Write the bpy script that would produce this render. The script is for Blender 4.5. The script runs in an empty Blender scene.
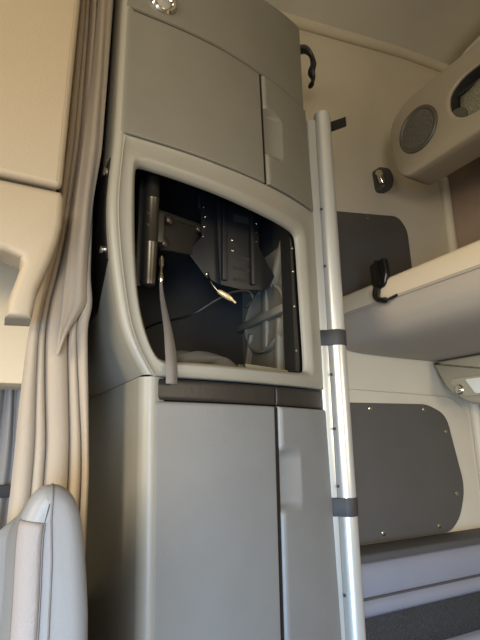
import bpy, bmesh, math, random
from mathutils import Vector, Matrix
random.seed(7)
K = 0.86            # metres per layout unit
EYE = 1.075         # height of the lens above the floor
SC = bpy.context.scene
COL = SC.collection
PI = math.pi

def W(p): return Vector((p[0]*K, p[1]*K, p[2]*K + EYE))

# ------------------------------------------------------------------ materials
def lin(c):
    return tuple((v/12.92 if v <= .04045 else ((v+.055)/1.055)**2.4) for v in (x/255 for x in c))
def mat(name, rgb, rough=.5, metal=0., spec=.5, bump=0., bscale=200., var=0., vscale=6., weave=None, sheen=0., emit=None, estr=0., coat=0.):
    m = bpy.data.materials.new(name); m.use_nodes = True
    n = m.node_tree.nodes; l = m.node_tree.links
    b = n['Principled BSDF']
    c = lin(rgb)
    b.inputs['Base Color'].default_value = (*c, 1)
    b.inputs['Roughness'].default_value = rough
    b.inputs['Metallic'].default_value = metal
    b.inputs['Specular IOR Level'].default_value = spec
    b.inputs['Sheen Weight'].default_value = sheen
    b.inputs['Coat Weight'].default_value = coat
    tc = n.new('ShaderNodeTexCoord')
    if var:
        t = n.new('ShaderNodeTexNoise'); t.inputs['Scale'].default_value = vscale; t.inputs['Detail'].default_value = 5
        l.new(tc.outputs['Object'], t.inputs['Vector'])
        r = n.new('ShaderNodeValToRGB')
        r.color_ramp.elements[0].position = .3; r.color_ramp.elements[1].position = .7
        r.color_ramp.elements[0].color = (*[v*(1-var) for v in c], 1)
        r.color_ramp.elements[1].color = (*[min(1, v*(1+var)) for v in c], 1)
        l.new(t.outputs['Fac'], r.inputs['Fac']); l.new(r.outputs['Color'], b.inputs['Base Color'])
    if bump:
        if weave == 'mesh':
            t = n.new('ShaderNodeTexVoronoi'); t.inputs['Scale'].default_value = bscale; src = t.outputs['Distance']
        elif weave == 'wave':
            t = n.new('ShaderNodeTexWave'); t.inputs['Scale'].default_value = bscale; src = t.outputs['Fac']
        else:
            t = n.new('ShaderNodeTexNoise'); t.inputs['Scale'].default_value = bscale; t.inputs['Detail'].default_value = 2; src = t.outputs['Fac']
        l.new(tc.outputs['Object'], t.inputs['Vector'])
        bp = n.new('ShaderNodeBump'); bp.inputs['Strength'].default_value = bump; bp.inputs['Distance'].default_value = .002
        l.new(src, bp.inputs['Height']); l.new(bp.outputs['Normal'], b.inputs['Normal'])
        if weave == 'mesh':
            r = n.new('ShaderNodeValToRGB')
            r.color_ramp.elements[0].color = (*[v*.35 for v in c], 1); r.color_ramp.elements[1].color = (*[min(1, v*1.7) for v in c], 1)
            l.new(src, r.inputs['Fac']); l.new(r.outputs['Color'], b.inputs['Base Color'])
    if emit:
        b.inputs['Emission Color'].default_value = (*lin(emit), 1); b.inputs['Emission Strength'].default_value = estr
    return m

M = dict(
    grey=mat('grey plastic', (134, 129, 115), .42, bump=.12, bscale=420, var=.03, vscale=9),
    door=mat('grey door vinyl', (111, 107, 95), .46, bump=.2, bscale=380, var=.04, vscale=14),
    lowdoor=mat('slate door vinyl', (112, 111, 106), .44, bump=.2, bscale=380, var=.04, vscale=14),
    strip=mat('dark trim strip', (36, 32, 27), .45, bump=.15, bscale=160, var=.15, vscale=40),
    dark=mat('black plastic', (24, 23, 21), .5, bump=.1, bscale=300),
    liner=mat('black liner', (36, 34, 31), .8, bump=.2, bscale=240, var=.15, vscale=14),
    moulding=mat('grey moulding', (120, 114, 98), .6, var=.06, vscale=10),
    satin=mat('black satin', (20, 19, 17), .25),
    arm=mat('gunmetal tube', (82, 76, 66), .32, metal=.75),
    armplate=mat('dark mount steel', (58, 54, 47), .45, metal=.3),
    bolt=mat('bright bolt', (200, 195, 180), .25, metal=1.),
    chrome=mat('chrome', (215, 210, 200), .12, metal=1.),
    lens=mat('lamp lens', (150, 146, 136), .15),
    brass=mat('gold connector', (232, 206, 150), .3, metal=.35),
    strap=mat('grey webbing', (112, 104, 94), .75, bump=.35, bscale=420, weave='wave'),
    cloth=mat('grey cloth', (88, 84, 76), .9, bump=.3, bscale=120),
    alu=mat('brushed aluminium', (196, 195, 187), .32, metal=.55, bump=.04, bscale=260),
    band=mat('black rubber band', (46, 44, 42), .6),
    cream=mat('cream wall plastic', (196, 185, 161), .6, bump=.15, bscale=300, var=.03, vscale=5),
    ceil=mat('headliner', (186, 179, 162), .85, bump=.35, bscale=420, var=.04, vscale=7),
    brown=mat('brown wall fabric', (138, 118, 100), .9, bump=.4, bscale=380, var=.05, vscale=20),
    panel=mat('charcoal panel vinyl', (80, 75, 68), .6, bump=.15, bscale=340, var=.05, vscale=9),
    pod=mat('taupe pod plastic', (140, 129, 110), .55, bump=.15, bscale=360, var=.03, vscale=9),
    grille=mat('speaker grille', (70, 67, 58), .7, bump=.5, bscale=260, weave='mesh'),
    ring=mat('speaker ring', (70, 67, 58), .5),
    net=mat('cubby net', (104, 99, 80), .8, bump=.8, bscale=260, weave='mesh'),
    pale=mat('cream plastic with daylight painted in', (224, 200, 160), .6, bump=.1, bscale=300),  # lighter than the wall cream: window light put into the colour
    rail=mat('cream bunk rail', (205, 188, 158), .55, bump=.1, bscale=300, var=.02),
    under=mat('bunk underside fabric', (166, 154, 136), .85, bump=.3, bscale=360, var=.04, vscale=5),
    cush=mat('grey cushion vinyl', (128, 128, 134), .5, bump=.15, bscale=300, var=.03),
    mesh=mat('black mesh', (44, 44, 43), .7, bump=.9, bscale=240, weave='mesh'),
    ledge=mat('dark ledge', (72, 69, 66), .6, var=.04),
    curtain=mat('taupe curtain', (156, 141, 120), .85, bump=.3, bscale=320, sheen=.15, var=.03),
    wcurtain=mat('charcoal curtain', (128, 123, 116), .85, bump=.3, bscale=320, sheen=.1),
    locker=mat('cream locker vinyl', (160, 144, 118), .55, bump=.15, bscale=340, var=.02, vscale=8),
    seat=mat('pale grey leather', (122, 121, 118), .45, bump=.12, bscale=260, var=.03, vscale=10),
    insert=mat('tan seat insert', (130, 122, 115), .7, bump=.3, bscale=420),
    piping=mat('dark piping', (92, 86, 80), .6),
    plate=mat('white plate', (228, 228, 216), .4),
    console=mat('beige console plastic', (158, 150, 128), .5, bump=.1, bscale=300),
    floor=mat('grey floor mat', (92, 90, 86), .8, bump=.4, bscale=160),
)

# ------------------------------------------------------------------ mesh building
class MB:
    def __init__(s): s.v = []; s.f = []
    def add(s, v, f):
        o = len(s.v); s.v += [tuple(p) for p in v]; s.f += [tuple(i+o for i in q) for q in f]; return s
    def grid(s, rows, close_u=False, close_v=False, caps=False):
        nr, nc = len(rows), len(rows[0]); v = [p for r in rows for p in r]; f = []
        for i in range(nr if close_v else nr-1):
            for j in range(nc if close_u else nc-1):
                a, b = i, (i+1) % nr; c, d = j, (j+1) % nc
                f.append((a*nc+c, a*nc+d, b*nc+d, b*nc+c))
        if caps:
            f.append(tuple(range(nc))[::-1]); f.append(tuple((nr-1)*nc+j for j in range(nc)))
        return s.add(v, f)
    def box(s, a, b):
        x0, y0, z0 = a; x1, y1, z1 = b
        return s.add([(x0,y0,z0),(x1,y0,z0),(x1,y1,z0),(x0,y1,z0),(x0,y0,z1),(x1,y0,z1),(x1,y1,z1),(x0,y1,z1)],
                     [(3,2,1,0),(4,5,6,7),(0,1,5,4),(1,2,6,5),(2,3,7,6),(3,0,4,7)])
    def tube(s, pts, r, n=12, squash=1.):
        pts = [Vector(p) for p in pts]; rs = r if isinstance(r, (list, tuple)) else [r]*len(pts); rows = []
        ref = None
        for i, p in enumerate(pts):
            t = (pts[min(i+1, len(pts)-1)]-pts[max(i-1, 0)]).normalized()
            if ref is None: ref = Vector((0,0,1)) if abs(t.z) < .8 else Vector((0,1,0))
            u = t.cross(ref).normalized(); w = u.cross(t).normalized(); ref = w
            rows.append([p+(u*math.cos(a)+w*math.sin(a)*squash)*rs[i] for a in (2*PI*k/n for k in range(n))])
        return s.grid(rows, close_u=True, caps=True)
    def lathe(s, c, ax, prof, n=32):
        """prof: (distance along axis, radius) from back to front"""
        c = Vector(c); ax = Vector(ax).normalized(); u = ax.cross(Vector((0,0,1)))
        if u.length < .1: u = ax.cross(Vector((0,1,0)))
        u.normalize(); w = ax.cross(u)
        return s.grid([[c+ax*d+(u*math.cos(a)+w*math.sin(a))*r for a in (2*PI*k/n for k in range(n))] for d, r in prof], close_u=True, caps=True)
    def prism(s, poly, d, inset=None):
        """poly: 3D outline; d: extrusion vector; inset: list of (fraction of d, shrink) rings to round the edge"""
        poly = [Vector(p) for p in poly]; d = Vector(d); n = d.normalized()
        m = len(poly); rows = []
        area = Vector((0,0,0))
        for i in range(m): area += (poly[i]-poly[0]).cross(poly[(i+1) % m]-poly[0])
        sgn = 1 if area.dot(n) > 0 else -1
        nrm = []
        for i in range(m):
            e0 = (poly[i]-poly[i-1]); e1 = (poly[(i+1) % m]-poly[i])
            e0 = e0.normalized() if e0.length > 1e-9 else e1.normalized()
            e1 = e1.normalized() if e1.length > 1e-9 else e0
            a = (n.cross(e0)+n.cross(e1)); L = a.length
            a = a.normalized()*min(2./max(L, .6), 1.6) if L > 1e-6 else n.cross(e0)
            nrm.append(a*sgn)
        for fr, sh in (inset or [(0, 0), (1, 0)]):
            rows.append([p+d*fr+nrm[i]*sh for i, p in enumerate(poly)])
        return s.grid(rows, close_u=True, caps=True)
    def build(s, name, m, parent=None, bevel=0, seg=2, ang=38, label=None, cat=None, group=None, kind=None, solid=0., sub=0):
        wv = [W(p) for p in s.v]
        if parent is None:
            xs = [p.x for p in wv]; ys = [p.y for p in wv]; zs = [p.z for p in wv]
            o = Vector(((min(xs)+max(xs))/2, (min(ys)+max(ys))/2, min(zs)))
        else: o = OFF[parent.name]
        me = bpy.data.meshes.new(name); me.from_pydata([p-o for p in wv], [], s.f)
        bm = bmesh.new(); bm.from_mesh(me)
        bmesh.ops.remove_doubles(bm, verts=bm.verts, dist=1e-6)
        if bevel:
            ed = [e for e in bm.edges if len(e.link_faces) == 2 and e.calc_face_angle(0) > math.radians(30)]
            bmesh.ops.bevel(bm, geom=ed, offset=bevel*K, segments=seg, affect='EDGES', profile=.5, clamp_overlap=True)
        bmesh.ops.recalc_face_normals(bm, faces=bm.faces)
        for f in bm.faces: f.smooth = True
        for e in bm.edges:
            if len(e.link_faces) == 2 and e.calc_face_angle(0) > math.radians(ang): e.smooth = False
        bm.to_mesh(me); bm.free()
        me.materials.append(M[m])
        ob = bpy.data.objects.new(name, me); COL.objects.link(ob)
        if parent is None: ob.location = o
        else: ob.parent = parent
        OFF[ob.name] = o
        if solid:
            md = ob.modifiers.new('thickness', 'SOLIDIFY'); md.thickness = solid; md.offset = 0
        if sub:
            md = ob.modifiers.new('smooth', 'SUBSURF'); md.levels = sub; md.render_levels = sub
        tag(ob, label, cat, group, kind)
        return ob
OFF = {}
def tag(o, label=None, cat=None, group=None, kind=None):
    if label: o['label'] = label
    if cat: o['category'] = cat
    if group: o['group'] = group
    if kind: o['kind'] = kind
def thing(name, at, label, cat, group=None):
    o = bpy.data.objects.new(name, None); COL.objects.link(o); o.location = W(at); o.empty_display_size = .05
    OFF[o.name] = W(at); tag(o, label, cat, group); return o
def lerp(a, b, t): return a+(b-a)*t
def interp(tab, x):
    if x <= tab[0][0]: return tab[0][1]
    for (a, b), (c, d) in zip(tab, tab[1:]):
        if x <= c: return lerp(b, d, (x-a)/(c-a))
    return tab[-1][1]
def sstep(a, b, x):
    t = max(0, min(1, (x-a)/(b-a))); return t*t*(3-2*t)
def round_poly(poly, r, n=5):
    out = []; m = len(poly)
    for i in range(m):
        p = Vector(poly[i]); a = Vector(poly[i-1])-p; b = Vector(poly[(i+1) % m])-p
        ri = r[i] if isinstance(r, (list, tuple)) else r
        ri = min(ri, a.length*.48, b.length*.48)
        if ri <= 0: out.append(p); continue
        p0 = p+a.normalized()*ri; p1 = p+b.normalized()*ri
        for k in range(n+1):
            t = k/n; out.append(p0*(1-t)**2+p*2*t*(1-t)+p1*t*t)
    return out
def catmull(pts, n=8):
    P = [Vector(p) for p in pts]; out = []
    for i in range(len(P)-1):
        a, b, c, d = P[max(i-1, 0)], P[i], P[i+1], P[min(i+2, len(P)-1)]
        for k in range(n):
            t = k/n
            out.append(.5*((2*b)+(c-a)*t+(2*a-5*b+4*c-d)*t*t+(3*b-a-3*c+d)*t**3))
    return out+[P[-1]]
RND = [(0, 0), (.6, 0), (.8, .12), (.93, .4), (1, 1)]
def rnd(depth, r):   # a rounded front edge for prism()
    return [(0, 0)]+[(1-(r/depth)*(1-math.sin(a)), r*(1-math.cos(a))) for a in (PI/2*k/4 for k in range(5))]

# ------------------------------------------------------------------ the cabinet's curved front
X0, Y0, SL = .2225, .78, .5
def _ang(s): return math.radians(3 if s < 0 else 3+26*s/SL)
_tab = []
def _mk():
    ds = .001; x, y = X0, Y0; neg = []
    for i in range(300):
        a = _ang(-i*ds-ds/2); x -= math.cos(a)*ds; y -= math.sin(a)*ds; neg.append((x, y))
    x, y = X0, Y0; pos = [(x, y)]
    for i in range(900):
        a = _ang(i*ds+ds/2); x += math.cos(a)*ds; y += math.sin(a)*ds; pos.append((x, y))
    return neg[::-1]+pos
_tab = _mk()
def SF(s, z, off=0.):
    i = (s+.3)/.001; k = int(math.floor(i)); t = i-k
    a, b = _tab[k], _tab[k+1]; g = _ang(s)
    return Vector((lerp(a[0], b[0], t)+math.sin(g)*off, lerp(a[1], b[1], t)-math.cos(g)*off, z))

def samples(n, w, b0, b1):
    e = [0, .15, .4, .7, 1.]
    lo = [k*b0/w for k in e]; hi = [1-k*b1/w for k in e][::-1]
    return lo+[lerp(lo[-1], hi[0], (k+1)/(n+1)) for k in range(n)]+hi
def patch(L, R, B, T, b=.004, nu=24, nv=24, off=0., fn=None, skirt=-.034, bl=None):
    """a panel laid on the curved front; L,R: s as a function of z; B,T: z as a function of s; b edge radius"""
    mb = MB(); bl = bl or b
    us = samples(nu, .25, bl, b); vs = samples(nv, .3, b, b)
    def pos(u, v):
        z = lerp(B(0.2), T(0.2), v)
        for _ in range(4):
            s = lerp(L(z), R(z), u); z = lerp(B(s), T(s), v)
        return s, z
    def rd(d, r): return 0 if d >= r else -(r-math.sqrt(max(0, r*r-(r-d)**2)))
    rows = []
    for v in vs:
        row = []
        for u in us:
            s, z = pos(u, v)
            wd = R(z)-L(z); ht = T(s)-B(s)
            o = min(rd(u*wd, bl), rd((1-u)*wd, b), rd(v*ht, b), rd((1-v)*ht, b))
            if fn: o += fn(s, z)
            row.append(SF(s, z, off+o))
        row = [SF(*pos(us[0], v), skirt)]+row+[SF(*pos(us[-1], v), skirt)]
        rows.append(row)
    rows = [[SF(*pos(min(max((j-1), 0), len(us)-1) and us[min(max(j-1, 0), len(us)-1)] or 0, 0), skirt) for j in range(len(rows[0]))]]+rows
    rows = rows+[[SF(*pos(us[min(max(j-1, 0), len(us)-1)], 1), skirt) for j in range(len(rows[0]))]]
    return mb.grid(rows)

ELEFT = [(.108, -.006), (.15, -.034), (.187, -.05), (.25, -.063), (.303, -.073), (.38, -.084), (.44, -.087), (.55, -.082), (.86, -.084), (1.4, -.086)]
_EL = [(z, interp(ELEFT, z)) for z in [.108+.02*i for i in range(66)]]
for _ in range(3):
    _EL = [_EL[0]]+[(_EL[i][0], (_EL[i-1][1]+2*_EL[i][1]+_EL[i+1][1])/4) for i in range(1, len(_EL)-1)]+[_EL[-1]]
EL = lambda z: interp(_EL, z)
ER = lambda z: interp([(-1.25, .535), (-.43, .522), (.1, .502), (.587, .497), (.9, .478), (1.4, .462)], z)
DT = lambda s: interp([(-.09, .862), (0, .867), (.15, .877), (.28, .882), (.48, .897)], s)     # top of the upper door
DB = lambda s: interp([(-.09, .566), (.15, .571), (.28, .577), (.5, .588)], s)
GU = lambda z: interp([(.57, .287), (.87, .277)], z)
GL = .3025
SB = lambda s: .0655
ST = lambda s: interp([(0, .104), (.3, .107), (.5, .111)], s)
BACK = 1.312

cab = thing('storage_cabinet', (.5, 1.1, -1.25), 'tall grey curved-front sleeper cabinet with an open black compartment', 'cabinet')
# --- upper side wall, rounded into the front
def side_rows(zs, el, r, back=BACK):
    rows = []
    for z in zs:
        e = el(z); row = [SF(e+r+.02, z, -.012), SF(e+r, z, -.0006)]
        c = SF(e+r, z, -r); g = _ang(e); t = Vector((math.cos(g), math.sin(g), 0)); n = Vector((math.sin(g), -math.cos(g), 0))
        for k in range(1, 8):
            a = PI/2*k/8; row.append(c+n*r*math.cos(a)-t*r*math.sin(a))
        p = c-t*r
        for k in range(0, 9): row.append(Vector((p.x, lerp(p.y, back, k/8), z)))
        row.append(Vector((p.x+.05, back, z)))
        rows.append(row)
    return rows
zsU = [.1085, .1105, .114]+[.12+.0125*i for i in range(36)]+[.58+.05*i for i in range(17)]
MB().grid(side_rows(zsU, EL, .014)).build('upper_side_panel', 'grey', cab, ang=50)
zsL = [-1.25+.05*i for i in range(27)]+[.06, .09, .103, .1055]
MB().grid(side_rows(zsL, lambda z: interp([(-1.25, .012), (-.3, .006), (.1055, -.006)], z)-.004, .024)).build('lower_side_panel', 'grey', cab, ang=50)
# --- core behind the front panels (dark gaps between doors show it)
core = MB()
core.grid([[SF(s, z, -.032) for s in [lerp(EL(z)+.012, ER(z), k/20) for k in range(21)]] for z in (.56, .7, .86, .93, .98)])
core.grid([[SF(s, z, -.032) for s in [lerp(.012, ER(z), k/20) for k in range(21)]] for z in (-1.25, -.6, 0, .112)])
core.build('carcass', 'dark', cab)
rs = MB()
rs.grid([[SF(ER(z), z, -.004), SF(ER(z)+.004, z, -.012), SF(ER(z)+.004, z, -.05), (SF(ER(z), z).x+.035, BACK, z)] for z in (-1.25, -.4, .1, .6, .9, 1.165)])
rs.build('outer_side_panel', 'grey', cab)
# --- header panel above the doors (falls away to the outer side at its top)
TOPZ = lambda s: interp([(-.1, 1.05), (.15, 1.075), (.28, 1.118), (.4, 1.153), (.46, 1.17), (.5, 1.178)], s)
TOPZ = lambda s: interp([(-.1, 1.30), (.2, 1.30), (.281, 1.30), (.4, 1.30), (.46, 1.30)], s)
def htop(s): return interp([(-.1, .985), (.2, 1.095), (.281, 1.119), (.402, 1.155), (.459, 1.171), (.5, 1.18)], s)
hd = MB(); rows = []
for k in range(29):
    u = k/28; row = []
    for v in [0, .01, .03, .06, .12, .25, .4, .55, .7, .85, .94, 1]:
        s = lerp(EL(1)+.008, ER(1.05), u); z = lerp(DT(s)+.0035, htop(s), v); row.append(SF(s, z, -.004 if v == 0 else 0))
    g = row[-1]
    for a in (.35, .7, 1.05, 1.4): row.append(SF(s, htop(s)+.03*math.sin(a), -.03*(1-math.cos(a))))
    row.append(Vector((SF(s, 1).x+.02, BACK, htop(s)+.05)))
    rows.append(row)
hd.grid(rows).build('header_panel', 'door', cab, ang=50)
# --- upper door, narrow panel with finger grip
patch(lambda z: EL(z)+.004, lambda z: GU(z)-.0055, lambda s: DB(s)+.002, lambda s: DT(s)-.0015, b=.004, bl=.011, off=.001, nu=30, nv=20).build('door', 'door', cab, ang=60)
def grip_fn(s0, s1, z0, z1, dep):
    def f(s, z):
        zn = min(z-z0, z1-z)
        if zn <= 0: return 0
        e = s1-.016*(1-min(1, zn/.018))**2
        t = max(0, (s-s0)/(e-s0))
        return -dep*max(0, 1-t**1.5)*sstep(0, .016, zn) if t < 1 else 0
    return f
patch(lambda z: GU(z)+.0015, lambda z: ER(z)-.001, lambda s: DB(s)+.002, lambda s: DT(s)-.0015, b=.004, bl=.010, nu=60, nv=80, off=.005,
      fn=grip_fn(.28, .350, .657, .792, .020)).build('grip_panel', 'door', cab, ang=60)
# --- lower doors and dark strip
patch(lambda z: interp([(-1.25, .020), (-.3, .017), (.07, .006)], z), lambda z: GL-.0085, lambda s: -1.22, lambda s: SB(s)-.002, b=.004, bl=.012, nu=30, nv=30).build('door', 'lowdoor', cab, ang=60)
patch(lambda z: GL+.001, lambda z: ER(z)-.001, lambda s: -1.22, lambda s: SB(s)-.002, b=.004, bl=.012, nu=60, nv=150, off=.005,
      fn=grip_fn(.3, .372, -.146, -.022, .022)).build('grip_panel', 'lowdoor', cab, ang=60)
patch(lambda z: -.002, lambda z: GL-.0025, lambda s: SB(s)+.001, lambda s: ST(s)-.001, b=.003, bl=.01, nu=30, nv=6, off=-.004).build('trim_strip', 'strip', cab, ang=60)
patch(lambda z: GL+.0025, lambda z: ER(z)-.001, lambda s: SB(s)+.001, lambda s: ST(s)-.001, b=.003, nu=20, nv=6, off=-.004).build('trim_strip', 'strip', cab, ang=60)

# --- added black strips that paint shade into the gaps beside the grip panels
patch(lambda z: GL-.0088, lambda z: GL+.003, lambda s: -1.22, lambda s: SB(s)-.003, b=.001, nu=3, nv=10, off=-.0018).build('gap_shade', 'satin', cab)
patch(lambda z: GU(z)-.0058, lambda z: GU(z)+.003, lambda s: DB(s)+.003, lambda s: DT(s)-.003, b=.001, nu=3, nv=10, off=-.0018).build('gap_shade', 'satin', cab)

# --- frame ring around the compartment
INN0 = [(-.039, .492), (-.036, .511), (-.016, .512), (.05, .510), (.146, .508), (.255, .504), (.36, .503), (.402, .498), (.408, .463), (.410, .397), (.415, .218), (.416, .16), (.410, .146), (.30, .141), (.206, .139), (.092, .138), (.03, .135), (.012, .146), (-.008, .192), (-.023, .251), (-.032, .342), (-.037, .437)]
INN = [(a+.015*sstep(.2, .38, a)+.004*(1-sstep(.15, .45, b))*sstep(.2, .38, a), b) for a, b in INN0]
def chaikin(p):
    o = []
    for i in range(len(p)):
        a, b = p[i], p[(i+1) % len(p)]
        o += [(lerp(a[0], b[0], .25), lerp(a[1], b[1], .25)), (lerp(a[0], b[0], .75), lerp(a[1], b[1], .75))]
    return o
INS = chaikin(chaikin(INN))
OUT = []
for k in range(40): z = lerp(.114, DB(-.08)-.003, k/39); OUT.append((EL(z)+.0145, z))
for k in range(1, 40): s = lerp(EL(.56)+.0145, ER(.58)-.001, k/39); OUT.append((s, DB(s)-.003))
for k in range(1, 30): z = lerp(DB(.5)-.003, ST(.5)+.002, k/29); OUT.append((ER(z)-.001, z))
for k in range(1, 40): s = lerp(ER(.11)-.001, .0095, k/39); OUT.append((s, ST(s)+.002))
C0 = (.19, .33)
def hit(poly, a):
    dx, dy = math.cos(a), math.sin(a); best = None
    for i in range(len(poly)):
        ax, ay = poly[i][0]-C0[0], poly[i][1]-C0[1]; bx, by = poly[(i+1) % len(poly)][0]-C0[0], poly[(i+1) % len(poly)][1]-C0[1]
        ex, ey = bx-ax, by-ay; den = dx*ey-dy*ex
        if abs(den) < 1e-12: continue
        t = (ax*ey-ay*ex)/den; q = (ax*dy-ay*dx)/den
        if t > 0 and -1e-9 <= q <= 1+1e-9 and (best is None or t > best): best = t
    return (C0[0]+dx*best, C0[1]+dy*best)
angs = sorted(set([round(math.atan2(y-C0[1], x-C0[0]), 5) for x, y in OUT+INS]))
angs = [a for i, a in enumerate(angs) if i == 0 or a-angs[i-1] > .004]
rows = []
prof = [(0., -.014), (0., -.001), (.02, .0025), (.05, .0035), (.09, .0025), (.16, .001), (.55, .001), (.68, .0025), (.76, .002), (.86, -.002), (.95, -.006), (.99, -.010), (1., -.013), (1., -.018)]
for a in angs:
    o = hit(OUT, a); i = hit(INS, a)
    rows.append([SF(lerp(o[0], i[0], f), lerp(o[1], i[1], f), q) for f, q in prof])
MB().grid(rows, close_v=True).build('compartment_frame', 'grey', cab, ang=60)

# --- compartment inside
lin_ = MB()
def SFx(s): p = SF(s, 0); return p.x, p.y
BY = 1.275
fl = [SF(s, .128, -.04) for s in [.035+.0405*i for i in range(11)]]
RZ = .66
lin_.grid([[Vector((p.x, p.y, .128)) for p in fl], [Vector((lerp(.25, .672, i/10), BY, .128)) for i in range(11)]])   # floor
f2 = [SF(s, .128, -.04) for s in [-.055+.0495*i for i in range(11)]]
lin_.grid([[Vector((p.x, p.y, RZ)) for p in f2], [Vector((lerp(.165, .672, i/10), BY, RZ)) for i in range(11)]])    # roof
lz = [.128, .15, .18, .21, .25, .3, .35, .42, .5, RZ]
ls = lambda z: EL(z)+.03
lin_.grid([[(SF(ls(z), z).x, BY, z), (.672, BY, z)] for z in lz])
lin_.grid([[SF(ls(z), z, -.04), (SF(ls(z), z).x, BY, z)] for z in lz])
lin_.build('compartment_liner', 'liner', cab)
# moulded wall on the outer side: flat sheet, cone-shaped disc, ribs
px, py = fl[-1].x, fl[-1].y
def RW(t, z, d=0.):   # t: 0 at the front, 1 at the back; d: towards the inside
    a = Vector((px-.004, py, z)); b = Vector((.668, BY, z)); v = (b-a); n = Vector((-v.y, v.x, 0)).normalized()
    return a+v*t+n*d
mo = MB()
mo.grid([[RW(t, z) for t in (0, .25, .5, .75, 1)] for z in (.128, .3, .43)]+[[RW(t, lerp(.500, .525, t)) for t in (0, .25, .5, .75, 1)]])
mw = mo.build('moulded_wall', 'moulding', cab)
um = MB(); um.grid([[RW(t, z, -.001) for t in (0, 1)] for z in (.49, RZ)]); um.build('upper_lining', 'liner', cab)
cz = .322; ct = .43; Lw = (RW(1, 0)-RW(0, 0)).length
def disc(r, d): return [RW(ct+1.55*r*math.cos(a)/Lw, cz+r*math.sin(a), d) for a in (2*PI*k/48 for k in range(48))]
dc = MB(); dc.grid([disc(.095, 0), disc(.093, .016), disc(.088, .018), disc(.080, .010), disc(.045, .006), disc(.0, .005)], close_u=True)
dd = dc.build('moulded_disc', 'moulding', mw)
def bar3(pts, w, d, name, par=None):
    q = MB()
    (t0, z0), (t1, z1) = pts
    v = Vector(((t1-t0)*Lw, z1-z0)).normalized(); nx, nz = -v.y*w, v.x*w
    f = [RW(t0+nx/Lw, z0+nz, 0), RW(t1+nx/Lw, z1+nz, 0), RW(t1-nx/Lw, z1-nz, 0), RW(t0-nx/Lw, z0-nz, 0)]
    q.prism(f, RW(.5, 0, d)-RW(.5, 0)); return q.build(name, 'moulding', par or mw, bevel=.002)
bar3([(.98, .335), (.02, .315)], .010, .026, 'cross_rib', dd)
bar3([(.42, .412), (.44, .232)], .016, .014, 'centre_rib', dd)
bar3([(.02, .497), (.26, .40)], .010, .020, 'rib')
bar3([(.52, .515), (.36, .405)], .008, .020, 'rib')
bar3([(.16, .30), (.20, .14)], .009, .018, 'rib')
bar3([(.72, .30), (.86, .20)], .009, .018, 'rib')
q = MB(); q.grid([[SF(s, z, d) for s, d in ((.404, -.05), (.406, -.022), (.440, -.022), (.440, -.05))] for z in (.15, .3, .50)], close_u=True, caps=True)
side_rail = q.build('mounting_rail', 'satin', cab)
for z in (.20, .31, .40, .462): MB().lathe(SF(.413, z, -.0225), SF(.3, 0, 1)-SF(.3, 0, 0), [(0, .0035), (.002, .0035), (.003, .002)], 10).build('screw', 'bolt', side_rail)
# tray lip across the bottom of the compartment
q = MB(); q.grid([[SF(s, z, d) for s in [.24+.019*i for i in range(9)]] for z, d in ((.138, -.03), (.152, -.034), (.153, -.055), (.13, -.056))])
q.build('tray_lip', 'moulding', cab)

# --- dark recess panel on the side, two chrome screws
cvz = [.252, .265, .28, .30, .317]+[.33+.02*i for i in range(10)]+[.522]
cx_ = lambda z: SF(EL(z), z).x
rows = []
for z in cvz:
    yf = interp([(.252, .945), (.317, .802), (.522, .800)], z)
    rows.append([(cx_(z)+.002, yf, z), (cx_(z)-.003, yf+.001, z)]+[(cx_(z)-.003, lerp(yf+.001, 1.15, k/5), z) for k in range(1, 6)]+[(cx_(z)+.002, 1.15, z)])
q = MB(); q.grid(rows, caps=True)
sp = q.build('side_cover', 'satin', cab)
for y, z in ((.812, .497), (.83, .345)): MB().lathe((cx_(z)-.003, y, z), (-1, 0, 0), [(0, .008), (.004, .008), (.006, .005)], 16).build('screw', 'chrome', sp)

# --- downlight in the header
ax = SF(0, 0, 1)-SF(0, 0, 0); lc = SF(.0, .918, 0)
dl = MB().lathe(lc, ax, [(-.006, .031), (.004, .031), (.008, .027), (.006, .022), (-.002, .018)], 32).build('downlight', 'chrome', cab)
MB().lathe(lc, ax, [(-.004, .0175), (.001, .0165), (.004, .009)], 24).build('lens', 'lens', dl)

# ------------------------------------------------------------------ what hangs and lies in the compartment
mt = thing('screen_mount', (.24, .95, .2), 'black screen mount with a vertical tube and perforated plates in the compartment', 'screen mount')
tx, ty = .2415, .87
MB().lathe((tx, ty, 0), (0, 0, 1), [(.298, .007), (.302, .0125), (.312, .014), (.39, .0155), (.392, .0165), (.396, .0155), (.49, .0155), (.492, .0165), (.496, .0155), (.545, .0145), (.549, .010)], 24).build('tube', 'arm', mt)
MB().box((tx-.026, ty+.008, .30), (tx-.012, ty+.03, .545)).build('tube_backing', 'dark', mt, bevel=.003)
for zz in (.455, .428): MB().lathe((tx-.009, ty-.010, zz), (-.6, -1, 0), [(0, .0028), (.005, .0028)], 10).build('screw', 'bolt', mt)
MB().box((tx-.006, ty, .40), (tx+.03, ty+.03, .47)).build('arm_hinge', 'armplate', mt, bevel=.005)
q = MB(); q.prism(round_poly([(.262, .9, .472), (.411, 1.03, .528), (.405, 1.03, .452), (.268, .9, .395)], .012), (.006, -.006, 0)); arm = q.build('arm_plate', 'armplate', mt, bevel=.002)
MB().tube([(.258, .892, .478), (.418, 1.028, .535)], .008).build('arm_rod', 'armplate', mt)
for p in ((.285, .905, .47), (.272, .893, .408), (.395, 1.005, .515)): MB().lathe(p, (.5, -1, 0), [(0, .011), (.012, .011), (.015, .007)], 16).build('arm_bolt', 'arm', arm)
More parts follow.
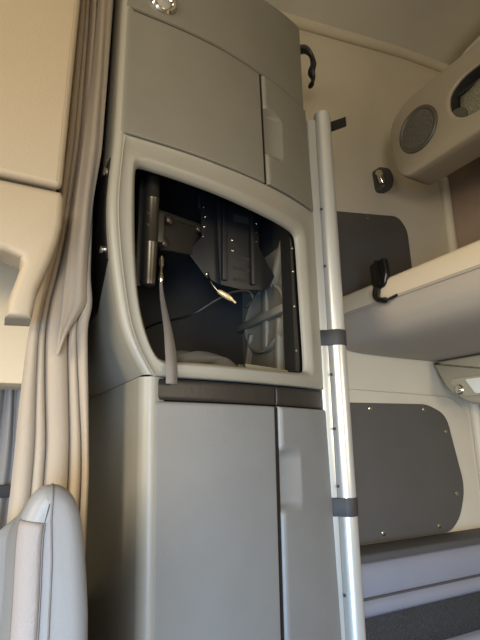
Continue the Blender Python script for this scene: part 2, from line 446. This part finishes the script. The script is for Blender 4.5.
def plate(poly, name, holes, Y, m='dark', slots=()):
    q = MB(); q.prism(round_poly([(x, Y, z) for x, z in poly], .006, 3), (0, .006, 0)); o = q.build(name, m, mt, bevel=.0015)
    for x, z, r in holes: MB().lathe((x, Y-.0005, z), (0, -1, 0), [(0, r), (.002, r), (.003, r*.5)], 10).build('bolt', 'bolt', o)
    for x, z, w, h in slots: MB().box((x-w/2, Y-.001, z-h/2), (x+w/2, Y+.002, z+h/2)).build('slot', 'liner', o)
    return o
plate([(.404, .60), (.47, .605), (.47, .37), (.422, .390), (.373, .447), (.410, .497)], 'wing_plate', [(.413, .579, .0032), (.418, .552, .003), (.416, .524, .003), (.413, .497, .0025), (.380, .446, .0035), (.424, .398, .0035)], 1.0)
plate([(.441, .615), (.569, .605), (.568, .49), (.614, .415), (.585, .373), (.512, .365), (.455, .37)], 'main_plate', [(.488, .495, .0035), (.489, .467, .004), (.560, .556, .002), (.560, .53, .002), (.560, .505, .002), (.54, .44, .002)], .985,
      slots=((.515, .56, .045, .02), (.52, .45, .06, .008), (.52, .42, .06, .008), (.52, .39, .06, .008)))
q = MB(); q.box((.456, .974, .38), (.470, .985, .605)); q.build('channel', 'dark', mt, bevel=.002)
q = MB(); q.box((.538, .974, .38), (.550, .985, .605)); q.build('channel', 'dark', mt, bevel=.002)
q = MB(); q.box((.40, 1.007, .58), (.58, 1.03, .655)); q.build('ceiling_bracket', 'dark', mt, bevel=.003)

cb = thing('power_cable', (.45, .95, .25), 'thin black cable with a gold connector dangling in the compartment', 'cable')
MB().tube(catmull([(.30, 1.24, .27), (.33, 1.12, .285), (.38, 1.0, .285), (.43, .965, .318), (.47, .955, .342), (.512, .95, .35), (.526, .95, .333), (.505, .95, .308)], 8), .0032, 8).build('cord', 'dark', cb)
MB().tube(catmull([(.424, .992, .398), (.418, .97, .375), (.425, .962, .355), (.436, .96, .343)], 4), .0022, 8).build('lead', 'bolt', cb)
MB().tube([(.435, .958, .343), (.440, .957, .340), (.458, .955, .331), (.468, .953, .325), (.472, .952, .322), (.480, .951, .316)], [.003, .006, .007, .0055, .0032, .0025], 12).build('connector', 'brass', cb)

st = thing('webbing_strap', (.27, .83, .07), 'grey webbing strap hanging out over the compartment lip from a metal clip', 'strap')
pts = catmull([(.264, .862, .315), (.265, .85, .27), (.266, .81, .195), (.264, .786, .15), (.262, .776, .133), (.262, .772, .112), (.262, .771, .093)], 6)
rows = []
for i, p in enumerate(pts):
    w = lerp(.003, .0105, sstep(0, .5, i/(len(pts)-1)))
    g = math.radians(6); dx, dy = math.cos(g), math.sin(g)
    rows.append([(p.x-dx*w, p.y-dy*w, p.z), (p.x+dx*w, p.y+dy*w, p.z)])
MB().grid(rows).build('webbing', 'strap', st, solid=.002)
MB().lathe((.264, .861, 0), (0, 0, 1), [(.308, .003), (.313, .005), (.326, .005), (.331, .003), (.342, .003), (.345, .0055), (.36, .0055), (.366, .0025)], 14).build('clip', 'chrome', st)

def rag(name, pts, r, label):
    mb = MB(); P = catmull(pts, 5); n = 14; rows = []
    for i, p in enumerate(P):
        f = min(1, .35+1.4*math.sin(PI*min(1, max(0, i/(len(P)-1)))))
        rows.append([(p.x+r*.4*math.sin(2*a+i), p.y+r*1.3*f*math.cos(a)*(1+.15*math.sin(3*a+i*.7)), max(.1285, p.z+r*f*math.sin(a)*(1+.3*math.sin(4*a+i*.9)))) for a in (2*PI*k/n for k in range(n))])
    mb.grid(rows, close_u=True, caps=True).build(name, 'cloth', None, label=label, cat='cloth', sub=1)
rag('folded_cloth', [(.30, .90, .160), (.35, .90, .164), (.41, .91, .162), (.47, .93, .153)], .016, 'crumpled grey cloth lying on the compartment floor behind the strap')

# ------------------------------------------------------------------ aluminium pole beside the cabinet
px0, py0 = .766, .945
po = thing('aluminium_pole', (px0, py0, -1.25), 'tall aluminium pole standing against the right side of the cabinet', 'pole')
rows = []
sec = []
for k in range(18):
    a = lerp(-PI*1.25, PI*.25, k/17); sec.append((.006+.0275*math.cos(a), -.004+.0275*math.sin(a)))
sec = [(.006+  .0245*math.cos(a), .0245*math.sin(a)) for a in (2*PI*k/28 for k in range(28))]
def colz(sec, zs, tilt=0.):
    return [[(px0+x*math.cos(-.45)-y*math.sin(-.45), py0+x*math.sin(-.45)+y*math.cos(-.45), z) for x, y in sec] for z in zs]
q = MB(); q.grid(colz(sec, [-1.25, -.5, 0, .5, .936, .940]), close_u=True, caps=True); q.build('tube', 'alu', po, bevel=.0015)
fl_ = [(-.018, -.012), (-.040, -.012), (-.046, -.008), (-.046, .012), (-.018, .012)]
q = MB(); q.grid(colz(fl_, [-1.25, 0, .912, .915]), close_u=True, caps=True); q.build('flange', 'alu', po, bevel=.0015)
for zc in (.252, -.162):
    q = MB(); s2 = [(.006+.027*math.cos(a), .027*math.sin(a)) for a in (lerp(-PI*.62, PI*.62, k/20) for k in range(21))]+[(-.02, .016), (-.049, .016), (-.050, -.015), (-.022, -.016)]
    q.grid(colz(s2, [zc-.021, zc+.021]), close_u=True, caps=True); q.build('strap_band', 'band', po, bevel=.002)
for z in (.62, .45, .155, .02, -.115, -.35): 
    c = colz([(-.016, -.0165)], [z])[0][0]; MB().lathe(c, (-.5, -1, 0), [(0, .0035), (.002, .0035), (.003, .0015)], 10).build('screw', 'dark', po)
q = MB(); q.prism([(.785, .955, .957), (.825, .975, .957), (.868, .945, .972), (.868, .945, .938), (.825, .975, .922), (.785, .955, .922)], (0, .004, 0)); q.build('bracket', 'dark', po)

# black hook at the cabinet's edge
hk = thing('hanging_hook', (.85, 1.1, 1.2), 'curved black hook on the cabinet edge under the ceiling bead', 'hook')
MB().tube(catmull([(.80, 1.12, 1.335), (.835, 1.10, 1.352), (.862, 1.095, 1.338), (.872, 1.095, 1.30), (.862, 1.095, 1.262), (.868, 1.095, 1.235), (.855, 1.093, 1.20)], 6), [.015+.004*math.sin(i*.35) for i in range(37)], 10, .6).build('hook_arm', 'dark', hk)
MB().box((.775, 1.10, 1.30), (.815, 1.315, 1.355)).build('hook_base', 'dark', hk, bevel=.004)

# ------------------------------------------------------------------ the setting
YW, XR = 1.32, 1.80
def struct(name, mb, m, **k): return mb.build(name, m, None, kind='structure', **k)
q = MB(); q.box((-1.7, YW, -1.25), (-1.15, YW+.05, 2.1)); q.box((-.22, YW, -1.25), (XR+.2, YW+.05, 2.1)); q.box((-1.15, YW, -1.25), (-.22, YW+.05, -.15)); q.box((-1.15, YW, .62), (-.22, YW+.05, 2.1))
struct('wall_side', q, 'cream')
q = MB(); q.box((XR, -1.15, -1.25), (XR+.2, YW+.05, 1.24)); struct('wall_rear', q, 'brown')
q = MB(); q.box((XR+.15, -1.15, 1.24), (XR+.2, YW+.05, 2.1)); struct('wall_rear_upper', q, 'ceil')
q = MB(); q.box((-1.7, -1.15, -1.25), (-1.15, -1.1, 2.3)); q.box((-.2, -1.15, -1.25), (.95, -1.1, 2.3)); q.box((1.55, -1.15, -1.25), (XR+.2, -1.1, 2.3)); q.box((.95, -1.15, -1.25), (1.55, -1.1, -.1)); q.box((.95, -1.15, .5), (1.55, -1.1, 2.3)); q.box((-1.15, -1.15, -1.25), (-.2, -1.1, -.95)); q.box((-1.15, -1.15, .35), (-.2, -1.1, 2.3))
struct('wall_driver', q, 'cream')  # rear opening is assumed, made for the added sleeper fill
q = MB(); q.box((-1.75, -1.15, -1.25), (-1.7, 1.37, -.3)); q.box((-1.75, -1.15, .6), (-1.7, 1.37, 2.1)); q.box((-1.75, -1.15, -.3), (-1.7, -1.0, .6)); q.box((-1.75, 1.2, -.3), (-1.7, 1.37, .6))
struct('wall_front', q, 'cream')
q = MB(); q.box((-1.75, -1.15, -1.3), (XR+.05, YW+.05, -1.25)); struct('floor', q, 'floor')
# headliner: rises gently to the rear and rolls into the side wall
def cz(x): return interp([(-1.75, 1.55), (.3, 1.62), (.94, 1.735), (1.26, 1.795), (1.6, 1.86), (1.95, 1.90)], x)
rows = []
for i in range(25):
    x = lerp(-1.75, XR+.2, i/24); r = []
    for y, dz in ((YW+.05, -.0), (YW-.012, 0), (YW-.03, .012), (1.2, .05), (.9, .10), (.4, .14), (-.2, .14), (-.7, .10), (-1.15, .02)): r.append((x, y, cz(x)+dz))
    rows.append(r)
q = MB(); q.grid(rows); struct('ceiling', q, 'ceil', solid=.02)
q = MB(); q.tube([(lerp(.3, XR+.148, i/20), YW-.012, cz(lerp(.3, XR+.148, i/20))) for i in range(21)], .026, 14); struct('trim_1', q, 'cream')
q = MB(); q.tube([(XR-.012, YW-.012, -1.25), (XR-.012, YW-.012, 1.2)], .022, 14); struct('trim_2', q, 'cream')
# moulded lower wall lining, a step below the upper bunk
q = MB(); q.prism(round_poly([(.75, YW, -1.25), (XR-.06, YW, -1.25), (XR-.06, YW, .10), (1.66, YW, .157), (.75, YW, .178)], [0, 0, .05, .05, 0]), (0, -.012, 0), rnd(.012, .006)); struct('trim_3', q, 'cream')

q = MB(); q.box((-1.4, 1.10, .118), (.06, YW-.001, .411)); struct('trim_4', q, 'pale', bevel=.004)  # wall lining behind the fascia, its daylight painted in by a paler colour
# ------------------------------------------------------------------ panels on the side wall
def vinyl_panel(poly, r, Y, name, label, screws):
    o = thing(name, (sum(p[0] for p in poly)/len(poly), Y, min(p[1] for p in poly)), label, 'wall panel')
    q = MB(); q.prism(round_poly([(x, Y, z) for x, z in poly], r, 6), (0, -.008, 0), rnd(.008, .004)); b = q.build('board', 'panel', o)
    for x, z in screws: MB().lathe((x, Y-.008, z), (0, -1, 0), [(0, .0085), (.002, .0085), (.004, .004)], 14).build('screw', 'bolt', o)
    return o
vinyl_panel([(1.0, .860), (1.46, .932), (1.508, .88), (1.515, .55), (1.0, .45)], [0, .05, .05, .02, 0], YW-.001, 'wall_panel', 'charcoal vinyl wall panel above the upper bunk', [(1.28, .885)])
vinyl_panel([(.95, .118), (1.497, .122), (1.60, .085), (1.66, -.20), (1.61, -.305), (1.55, -.3485), (.95, -.3485)], [.02, .03, .05, .06, .05, .03, .02], YW-.0125, 'wall_panel', 'charcoal vinyl wall panel with bright screws below the upper bunk',
            [(1.20, .100), (1.475, .102), (1.585, .018), (1.605, -.215), (1.49, -.322), (1.215, -.322)])

# coat hook on the wall
ch = thing('coat_hook', (1.38, 1.31, 1.0), 'small dark coat hook on the cream wall beside the speaker pod', 'coat hook')
q = MB(); q.prism(round_poly([(1.335, YW-.001, 1.125), (1.40, YW-.001, 1.135), (1.425, YW-.001, 1.09), (1.405, YW-.001, 1.03), (1.345, YW-.001, 1.02)], .02), (0, -.05, 0), rnd(.05, .02)); q.build('hook_base', 'ring', ch)
MB().tube(catmull([(1.325, 1.272, 1.085), (1.315, 1.255, 1.07), (1.305, 1.245, 1.045), (1.315, 1.245, 1.022)], 5), [.013]*8+[.011]*8, 12).build('prong', 'chrome', ch)

# ------------------------------------------------------------------ speaker pod along the rear wall
pd = thing('overhead_pod', (1.5, .6, .88), 'taupe overhead pod with a round speaker along the rear wall', 'overhead pod')
# outline in the Y-Z plane of the front face; runs out of frame toward -Y
PT = lambda y: 1.262
outl = [(-.9, 1.25), (1.05, 1.258), (1.12, 1.225), (1.145, 1.165), (1.140, 1.06), (1.118, .975), (1.08, .945), (-.9, .945)]
fx = lambda z: 1.27+(.945-z)*0.0
fr = round_poly([(1.27, y, z) for y, z in outl], [0, .05, .04, .03, .03, .02, .03, 0], 5)
# cubby hole cut: build the face as ring strips around the hole
cub = [(.30, 1.172), (.81, 1.172), (.862, 1.145), (.872, 1.10), (.862, 1.06), (.83, 1.024), (.76, 1.014), (.30, 1.02)]
cubr = round_poly([(1.27, y, z) for y, z in cub], [.03, .03, .025, .02, .02, .025, .02, .03], 4)
def ring_match(outer, inner, c, n=160):
    def h(poly, a):
        dx, dy = math.cos(a), math.sin(a); best = None
        for i in range(len(poly)):
            ax, ay = poly[i].y-c[0], poly[i].z-c[1]; b = poly[(i+1) % len(poly)]; ex, ey = b.y-c[0]-ax, b.z-c[1]-ay; den = dx*ey-dy*ex
            if abs(den) < 1e-12: continue
            t = (ax*ey-ay*ex)/den; k = (ax*dy-ay*dx)/den
            if t > 0 and -1e-9 <= k <= 1+1e-9 and (best is None or t > best): best = t
        return c[0]+dx*best, c[1]+dy*best
    A = sorted(set([round(math.atan2(p.z-c[1], p.y-c[0]), 5) for p in list(outer)+list(inner)]))
    A = [a for i, a in enumerate(A) if i == 0 or a-A[i-1] > .002]
    return [(h(outer, a), h(inner, a)) for a in A]
rows = []
for (oy, oz), (iy, iz) in ring_match(fr, cubr, (.58, 1.11)):
    # back of the shell at the wall: the underside drops toward the rear
    cy, czz = oy+(.6-oy)*.012, oz+(1.1-oz)*.05
    lo = max(0, 1.02-oz)/.075
    rows.append([(XR-.004, min(YW-.012, oy+.03), max(oz, 1.236)), (1.45, min(YW-.012, oy+.006), max(oz, 1.215)), (1.425, min(YW-.012, oy+.006), max(oz, lerp(oz, 1.215, .5)) if oz < 1.2 else oz), (1.40, oy+.006, oz), (1.30, oy, oz-.004*lo), (1.279, oy, oz), (1.273, lerp(oy, cy, .4), lerp(oz, czz, .4)), (1.27, cy, czz),
                 (1.27, lerp(iy, .58, -.05), lerp(iz, 1.11, -.14)), (1.268, lerp(iy, .58, -.03), lerp(iz, 1.11, -.08)), (1.272, iy, iz), (1.278, iy, iz)])
MB().grid(rows, close_v=True).build('pod_shell', 'pod', pd, ang=50)
ringc = [(p.y, p.z) for p in cubr]
q = MB(); q.grid([[(x, lerp(y, .58, k), lerp(z, 1.11, k)) for y, z in ringc] for x, k in ((1.277, -.004), (1.30, 0), (1.48, .03))], close_u=True, caps=False)
q.grid([[(1.48, .25, 1.0), (1.48, .9, 1.0)], [(1.48, .25, 1.2), (1.48, .9, 1.2)]]); q.build('cubby_liner', 'liner', pd)
rows = [[(1.287-.008*math.sin(PI*v)+.006*math.sin(y*40)*v, y, lerp(1.022, 1.128+.02*(.8-y), v)) for y in [.30+.0215*i for i in range(26)]] for v in (0, .2, .4, .6, .8, 1)]
q = MB(); q.grid(rows); q.build('cubby_net', 'net', pd, solid=.002)
MB().tube([(1.288, .30, 1.140), (1.288, .84, 1.130)], .006, 10).build('net_hem', 'dark', pd)
q = MB(); q.prism(round_poly([(1.279, .866, 1.04), (1.279, .82, 1.024), (1.279, .812, 1.05), (1.279, .83, 1.075), (1.279, .868, 1.085)], .012), (.02, 0, 0)); q.build('net_corner', 'ring', pd)
sc_ = (1.27, 1.006, 1.10)
spk = MB().lathe(sc_, (-1, 0, 0), [(-.005, .087), (.005, .087), (.008, .084), (.008, .077), (.004, .072)], 48).build('speaker_ring', 'ring', pd)
MB().lathe(sc_, (-1, 0, 0), [(.001, .073), (.006, .072), (.008, .05), (.009, .01)], 48).build('speaker_grille', 'grille', spk)

# ------------------------------------------------------------------ upper bunk
ub = thing('upper_bunk', (1.4, .5, .30), 'cream upper bunk with rounded fabric underside across the rear wall', 'bunk')
def sweep(prof, y0, y1, name, m, **k):
    q = MB(); q.grid([[(x, y, z) for x, z in prof] for y in (y0, y1)], close_u=True, caps=True); return q.build(name, m, ub, **k)
yA, yB = YW-.014, -.6
sweep([(1.034, .412), (1.03, .42), (1.03, .470), (1.036, .480), (1.048, .484), (1.20, .484), (1.20, .412)], yA, yB, 'rail', 'rail', ang=60)
bel = [tuple(p) for p in catmull([(1.034, .409, 0), (1.036, .385, 0), (1.052, .352, 0), (1.09, .322, 0), (1.16, .306, 0), (1.30, .300, 0), (1.60, .298, 0), (XR-.036, .298, 0)], 6)]
sweep([(a, b) for a, b, _ in bel]+[(XR-.036, .411), (1.034, .411)], yA, yB, 'underside', 'under', ang=60)
MB().tube([(1.031, yA, .411), (1.031, yB, .411)], .0045, 10).build('piping', 'under', ub)
sweep([(1.20, .486), (1.19, .492), (1.19, .525), (1.20, .535), (1.72, .535), (1.73, .525), (1.73, .486)], yA, yB, 'mattress', 'under')
lt = MB().prism(round_poly([(1.02, 1.060, .540), (1.02, .992, .548), (1.02, .985, .49), (1.02, 1.0, .455), (1.02, 1.035, .448), (1.02, 1.056, .47)], .012), (.022, 0, 0)).build('latch', 'satin', ub, bevel=.006, seg=3)
MB().prism(round_poly([(1.012, 1.030, .543), (1.012, 1.018, .545), (1.012, 1.012, .46), (1.012, 1.026, .46)], .004), (.01, 0, 0)).build('latch_rib', 'satin', lt, bevel=.003)
MB().tube(catmull([(1.02, 1.03, .452), (1.014, 1.03, .43), (1.006, 1.018, .412), (1.008, .995, .403), (1.018, .975, .406), (1.026, .955, .412)], 5), [.014]*8+[.012]*10+[.006]*8, 12, .7).build('latch_hook', 'satin', lt)

# ------------------------------------------------------------------ reading console below the bunk, on the rear wall
rc = thing('reading_console', (1.65, .9, .11), 'beige reading light console under the upper bunk at the right edge', 'wall console')
q = MB(); q.prism(round_poly([(1.55, 1.30, .292), (1.55, 1.245, .175), (1.55, 1.155, .112), (1.55, .55, .112), (1.55, .55, .292)], [.01, .03, .04, .02, .02]), (XR-1.552, 0, 0), [(0, .012), (.02, .004), (.06, 0), (1, 0)])
q.build('housing', 'console', rc)
q = MB(); q.prism(round_poly([(1.55, 1.225, .200), (1.55, 1.165, .142), (1.55, .60, .142), (1.55, .60, .215), (1.55, 1.21, .215)], .012), (-.006, 0, 0), rnd(.006, .004)); ip = q.build('inset_panel', 'console', rc)
MB().lathe((1.545, 1.180, .170), (-1, 0, 0), [(0, .019), (.005, .019), (.010, .014), (.009, .008), (.012, .006)], 24).build('knob', 'chrome', ip)
q = MB(); q.prism(round_poly([(1.544, 1.150, .205), (1.544, 1.115, .150), (1.544, .95, .150), (1.544, .95, .205)], .008), (-.005, 0, 0)); q.build('lens', 'plate', ip, bevel=.001)

# ------------------------------------------------------------------ lower bench along the side wall
be = thing('bench', (1.3, 1.26, -1.25), 'grey cushioned bench with dark mesh front below the charcoal panel', 'bench')
bx0, bx1 = .84, XR-.036
def bsweep(prof, name, m, ang=60, par=None, **k):
    q = MB(); q.grid([[(x, y, z) for y, z in prof] for x in (bx0, bx1)], close_u=True, caps=True); return q.build(name, m, par or be, ang=ang, **k)
bsweep([(YW-.014, -.350), (1.205, -.350), (1.200, -.355), (1.200, -.372), (YW-.014, -.372)], 'ledge', 'ledge')
cu = bsweep([(YW-.014, -.374), (1.206, -.374), (1.196, -.38), (1.190, -.41), (1.192, -.455), (1.200, -.470), (1.192, -.478), (1.186, -.49), (1.188, -.508), (1.2, -.52), (YW-.014, -.52)], 'cushion', 'cush')
MB().tube([(bx0, 1.196, -.470), (bx1, 1.196, -.470)], .004, 8).build('piping', 'ledge', cu)
bsweep([(YW-.014, -.522), (1.212, -.522), (1.208, -.53), (1.200, -.58), (1.196, -.625), (1.206, -.635), (YW-.014, -.635)], 'mesh_panel', 'mesh')
bsweep([(YW-.014, -.637), (1.190, -.637), (1.180, -.65), (1.180, -1.25), (YW-.014, -1.25)], 'base', 'cush')

# ------------------------------------------------------------------ overhead locker on the left
ol = thing('overhead_locker', (-.5, 1.0, .18), 'cream overhead locker at the upper left above the window side', 'overhead locker')
q = MB(); q.prism(round_poly([(-1.4, .76, 1.45), (-1.4, .76, .413), (.048, .76, .413), (.050, .76, 1.45)], [0, 0, .02, .02], 5), (0, YW-.762, 0)); lk = q.build('locker_body', 'locker', ol, bevel=.012, seg=4)
q = MB(); q.prism(round_poly([(-1.4, .76, 1.44), (-1.4, .76, .412), (.054, .76, .409), (.057, .76, 1.44)], [0, 0, .012, .012], 5), (0, -.014, 0), rnd(.014, .010)); q.build('locker_door', 'locker', ol)
# lower fascia: bottom edge curves down into a pillar
fas = [(-1.4, .405), (.054, .403), (.059, .39), (.0595, .343), (.055, .31), (.047, .276), (.033, .227), (.029, .181), (-.008, .179), (-.006, .205), (.001, .24), (.007, .266), (.004, .277), (-.02, .284), (-1.4, .292)]
q = MB(); q.prism([(x, .81, z) for x, z in fas], (0, -.063, 0), rnd(.063, .012)); q.build('fascia', 'locker', ol)

# ------------------------------------------------------------------ curtains
def curtain(name, zs, folds, Yc, amp, m, label, cat='curtain', sub=1, sharp=.55, wob=.15, extra=(), ret=None):
    """folds(z): list of X positions where creases fall; between them the cloth bulges toward the cab"""
    rows = []
    for z in zs:
        f = folds(z); r = []
        for i in range(len(f)-1):
            a, b = f[i], f[i+1]
            for k in range(10):
                t = k/10; w = (b-a)
                bul = math.sin(PI*t)**sharp
                yy = Yc+amp*.9-amp*(1.9 if i % 2 == 0 else 1.5)*bul*(1+wob*math.sin(i*2.1+z*3))
                xx = lerp(a, b, t)-.16*w*math.sin(2*PI*t)*(.5+.5*math.sin(i*1.7+z*2))
                r.append((xx, yy, z))
        r.append((f[-1], Yc+amp*.9, z))
        if ret: r += [(f[-1]-.05*k/14-.010*math.sin(PI*k/2+z), lerp(Yc+amp*.9, ret, k/14), z) for k in range(1, 15)]
        rows.append(r)
    q = MB(); q.grid(rows)
    for e in extra: q.grid(e)
    return q.build(name, m, None, label=label, cat=cat, solid=.003, sub=sub, ang=180)
CS = .86
_cl = [(-1.1, .040), (-.5, .032), (-.07, .035), (.08, .034), (.20, .036), (.28, .044), (.37, .058), (.45, .067), (.65, .071), (1.3, .073)]
_cr = [(-1.1, .185), (-.5, .180), (-.07, .171), (.08, .160), (.18, .152), (.24, .147), (.27, .154), (.285, .157), (.30, .154), (.34, .147), (.38, .145), (.55, .1385), (.66, .150), (1.0, .147), (1.10, .140), (1.3, .134)]
def cf(z):
    zz = z/CS
    L = interp(_cl, zz)*CS; R = interp(_cr, zz)*CS
    tb = [(-.6, [0, .24, .38, .72, .93, 1.]), (0., [0, .25, .40, .74, .92, 1.]), (.28, [0, .13, .21, .64, .80, 1.]), (.55, [0, .20, .38, .66, .84, 1.]), (1.2, [0, .16, .36, .62, .82, 1.])]
    return [lerp(L, R, interp([(k, v[i]) for k, v in tb], zz)+(.010*math.sin(zz*6+i*2.3) if 0 < i < 5 else 0)) for i in range(6)]
zc = [CS*lerp(-1.1, 1.6, i/90) for i in range(91)]
flap = []
for i in range(60):
    z = lerp(1.375, .140, i/59)
    l = interp([(.14, .0775), (.28, .0785), (.5, .088), (.75, .098)], z); r = interp([(.138, .0785), (.176, .089), (.215, .1065), (.232, .1205), (.244, .1225), (.262, .1195), (.33, .117), (.45, .119), (.56, .128), (.75, .128)], z)
    flap.append([(lerp(l, r, t), .846-.010*math.sin(PI*t)**.7-.004*math.sin(2*PI*t*1.5+z*6), z) for t in [k/12 for k in range(13)]])
curtain('privacy_curtain', zc, cf,   .868, .015, 'curtain', 'long taupe pleated curtain hanging between the locker and the grey cabinet', extra=[flap], ret=1.24)
wc = thing('window_curtain', (-.05, 1.25, -.45), 'short charcoal gathered curtain at the left edge under the cream locker', 'curtain')
rows = []
for i in range(40):
    z = lerp(.128, -.35, i/39); r = []
    for k in range(90):
        x = lerp(-.5, .046+.004*math.sin(z*9), k/89); a = x*2*PI/.028+.9*math.sin(z*7+x*11)
        r.append((x+.004*math.sin(z*13+a*.3), 1.25+.014*math.sin(a)*(1+.3*math.sin(z*5)), z+(.006*math.sin(a*.5) if i == 0 else 0)))
    rows.append(r)
q = MB(); q.grid(rows); q.build('drape', 'wcurtain', wc, solid=.003, sub=1, ang=180)
q = MB(); q.box((-.5, 1.225, -.125), (.055, 1.235, -.098)); q.build('tieback', 'band', wc, bevel=.002)

# ------------------------------------------------------------------ seat back, lower left
sb = thing('passenger_seat', (.08, .8, -1.25), 'pale grey leather seat back with rounded top at the lower left', 'seat')
SY = .50; rot = math.radians(14)
prof = [(.028, -.60), (.030, -.30), (.030, -.17), (.027, -.088), (.0315, -.062), (.041, -.0465), (.052, -.0425), (.064, -.045), (.077, -.058), (.086, -.085), (.095, -.147), (.099, -.20), (.107, -.35), (.114, -.60)]
def seatp(x, z, d):   # d: distance along the seat's width; the back wraps forward away from the aisle
    z = z-.22*max(0, d-.02)*sstep(-.3, -.05, z)
    z -= .9*max(0, d-.265)*sstep(-.45, -.15, z)
    return (x-1.15*max(0, d-.265), SY+d, z)
P = [tuple(p)[:2] for p in catmull([(x, z, 0) for x, z in prof], 5)]
def inset_prof(i):
    out = []
    for k, (x, z) in enumerate(P):
        a = P[max(k-1, 0)]; b = P[min(k+1, len(P)-1)]; tx_, tz_ = b[0]-a[0], b[1]-a[1]; L_ = math.hypot(tx_, tz_) or 1
        out.append((x+tz_/L_*i, z-tx_/L_*i))
    return out
R_ = .017
secs = sorted([(R_*(1-math.cos(a)), R_*(1-math.sin(a))) for a in [PI/2*k/8 for k in range(9)]])
rows = [[seatp(x, z, d) for x, z in inset_prof(i)] for d, i in secs]
for d in (.06, .12, .18, .23, .25, .265, .28, .30, .33, .36, .40, .44): rows.append([seatp(x, z, d) for x, z in P])
rows += [[seatp(x, z, .5-d) for x, z in inset_prof(i)] for d, i in secs[::-1]]
q = MB(); q.grid(rows, caps=True); back = q.build('backrest', 'seat', sb, ang=80)
# tan insert wrapped round the front edge of the bolster
ka, kb = 0, next(k for k, p in enumerate(P) if p[1] > -.072)
ir = [[seatp(x, z, d-.0006) for x, z in inset_prof(i-.0006)[ka:kb]] for d, i in [(0, R_+.004)]+secs[:8]]
q = MB(); q.grid(ir); q.build('insert', 'insert', back, solid=.0012)
MB().tube([seatp(x, z, -.0005) for x, z in inset_prof(R_+.0045)[ka:kb]]+[seatp(*inset_prof(i)[kb-1], d-.0005) for d, i in secs[:8]], .0009, 8).build('piping', 'piping', back)
kt = max(range(len(P)), key=lambda k: P[k][1])
MB().tube([seatp(.066, -.60, -.0002), seatp(.0645, -.35, -.0002), seatp(.0615, -.2, -.0002), seatp(.058, -.11, -.0002), seatp(.0545, -.075, -.0002)]+[seatp(*inset_prof(i)[kt], d-.0002) for d, i in secs]+[seatp(*P[kt], d) for d in (.04, .08, .15)], .0010, 8).build('seam', 'piping', back)
q = MB(); q.box((-.55, .52, -.75), (-.06, .97, -.60)); q.build('seat_cushion', 'seat', sb, bevel=.04, seg=4)
q = MB(); q.box((-.45, .6, -1.25), (-.1, .88, -.75)); q.build('pedestal', 'dark', sb, bevel=.02)
# lower door lining on the window side
q = MB(); q.box((-1.15, YW-.05, -1.25), (.15, YW-.001, -.36)); q.build('door_lining', 'cush', None, bevel=.015, seg=3, label='grey lower door lining under the charcoal curtain', cat='door lining')

for nm, lb in (('connector', 'gold-coloured connector'), ('clip', 'shiny metal clip'), ('insert', 'tan fabric insert'), ('downlight', 'chrome ringed downlight'), ('cubby_net', 'fine mesh net'), ('lens', None)):
    o_ = bpy.data.objects.get(nm)
    if o_ and lb: o_['label'] = lb
# ------------------------------------------------------------------ light
def area(name, loc, target, sx, sy, power, rgb, spread=PI):
    L = bpy.data.lights.new(name, 'AREA'); L.shape = 'RECTANGLE'; L.size = sx*K; L.size_y = sy*K; L.energy = power; L.color = lin(rgb); L.spread = spread
    o = bpy.data.objects.new(name, L); COL.objects.link(o); o.location = W(loc)
    d = W(target)-W(loc); o.rotation_euler = d.to_track_quat('-Z', 'Z').to_euler(); return o
area('windshield_daylight', (-1.68, -.25, .15), (0, -.05, -.35), 1.7, .85, 36, (255, 241, 216), math.radians(150))
area('driver_window_daylight', (-.52, -1.07, .16), (0, .2, -.05), .62, .42, 13.5, (255, 243, 222), math.radians(150))
area('driver_door_daylight', (-.68, -1.07, -.6), (-.1, .1, -1.1), .9, .68, 40, (164, 205, 255), math.radians(105))
area('sleeper_fill', (1.25, -1.07, .15), (1.25, 0, 0), .6, .6, 13, (255, 239, 208))  # added fill to brighten the rear side wall; its window is assumed
w = bpy.data.worlds.new('sky'); SC.world = w; w.use_nodes = True
w.node_tree.nodes['Background'].inputs['Color'].default_value = (.75, .86, 1, 1); w.node_tree.nodes['Background'].inputs['Strength'].default_value = .6

# ------------------------------------------------------------------ camera
cam = bpy.data.cameras.new('camera'); cam.sensor_fit = 'VERTICAL'; cam.sensor_height = 36; cam.lens = 460/640*36; cam.clip_start = .02
co = bpy.data.objects.new('camera', cam); COL.objects.link(co)
yaw, pit, rol = math.radians(27.3), math.radians(14.4), math.radians(.6)
fw = Vector((math.sin(yaw)*math.cos(pit), math.cos(yaw)*math.cos(pit), math.sin(pit))); rt = Vector((math.cos(yaw), -math.sin(yaw), 0)); upv = rt.cross(fw)
Rv = rt*math.cos(rol)-upv*math.sin(rol); Uv = upv*math.cos(rol)+rt*math.sin(rol)
m3 = Matrix((Rv, Uv, -fw)).transposed()
co.matrix_world = Matrix.Translation(W((0, 0, 0))) @ m3.to_4x4()
SC.camera = co
vs = SC.view_settings; SC.display_settings.display_device = 'sRGB'
vs.view_transform = 'Standard'; vs.look = 'None'; vs.gamma = 1; vs.use_curve_mapping = False; vs.exposure = -.12
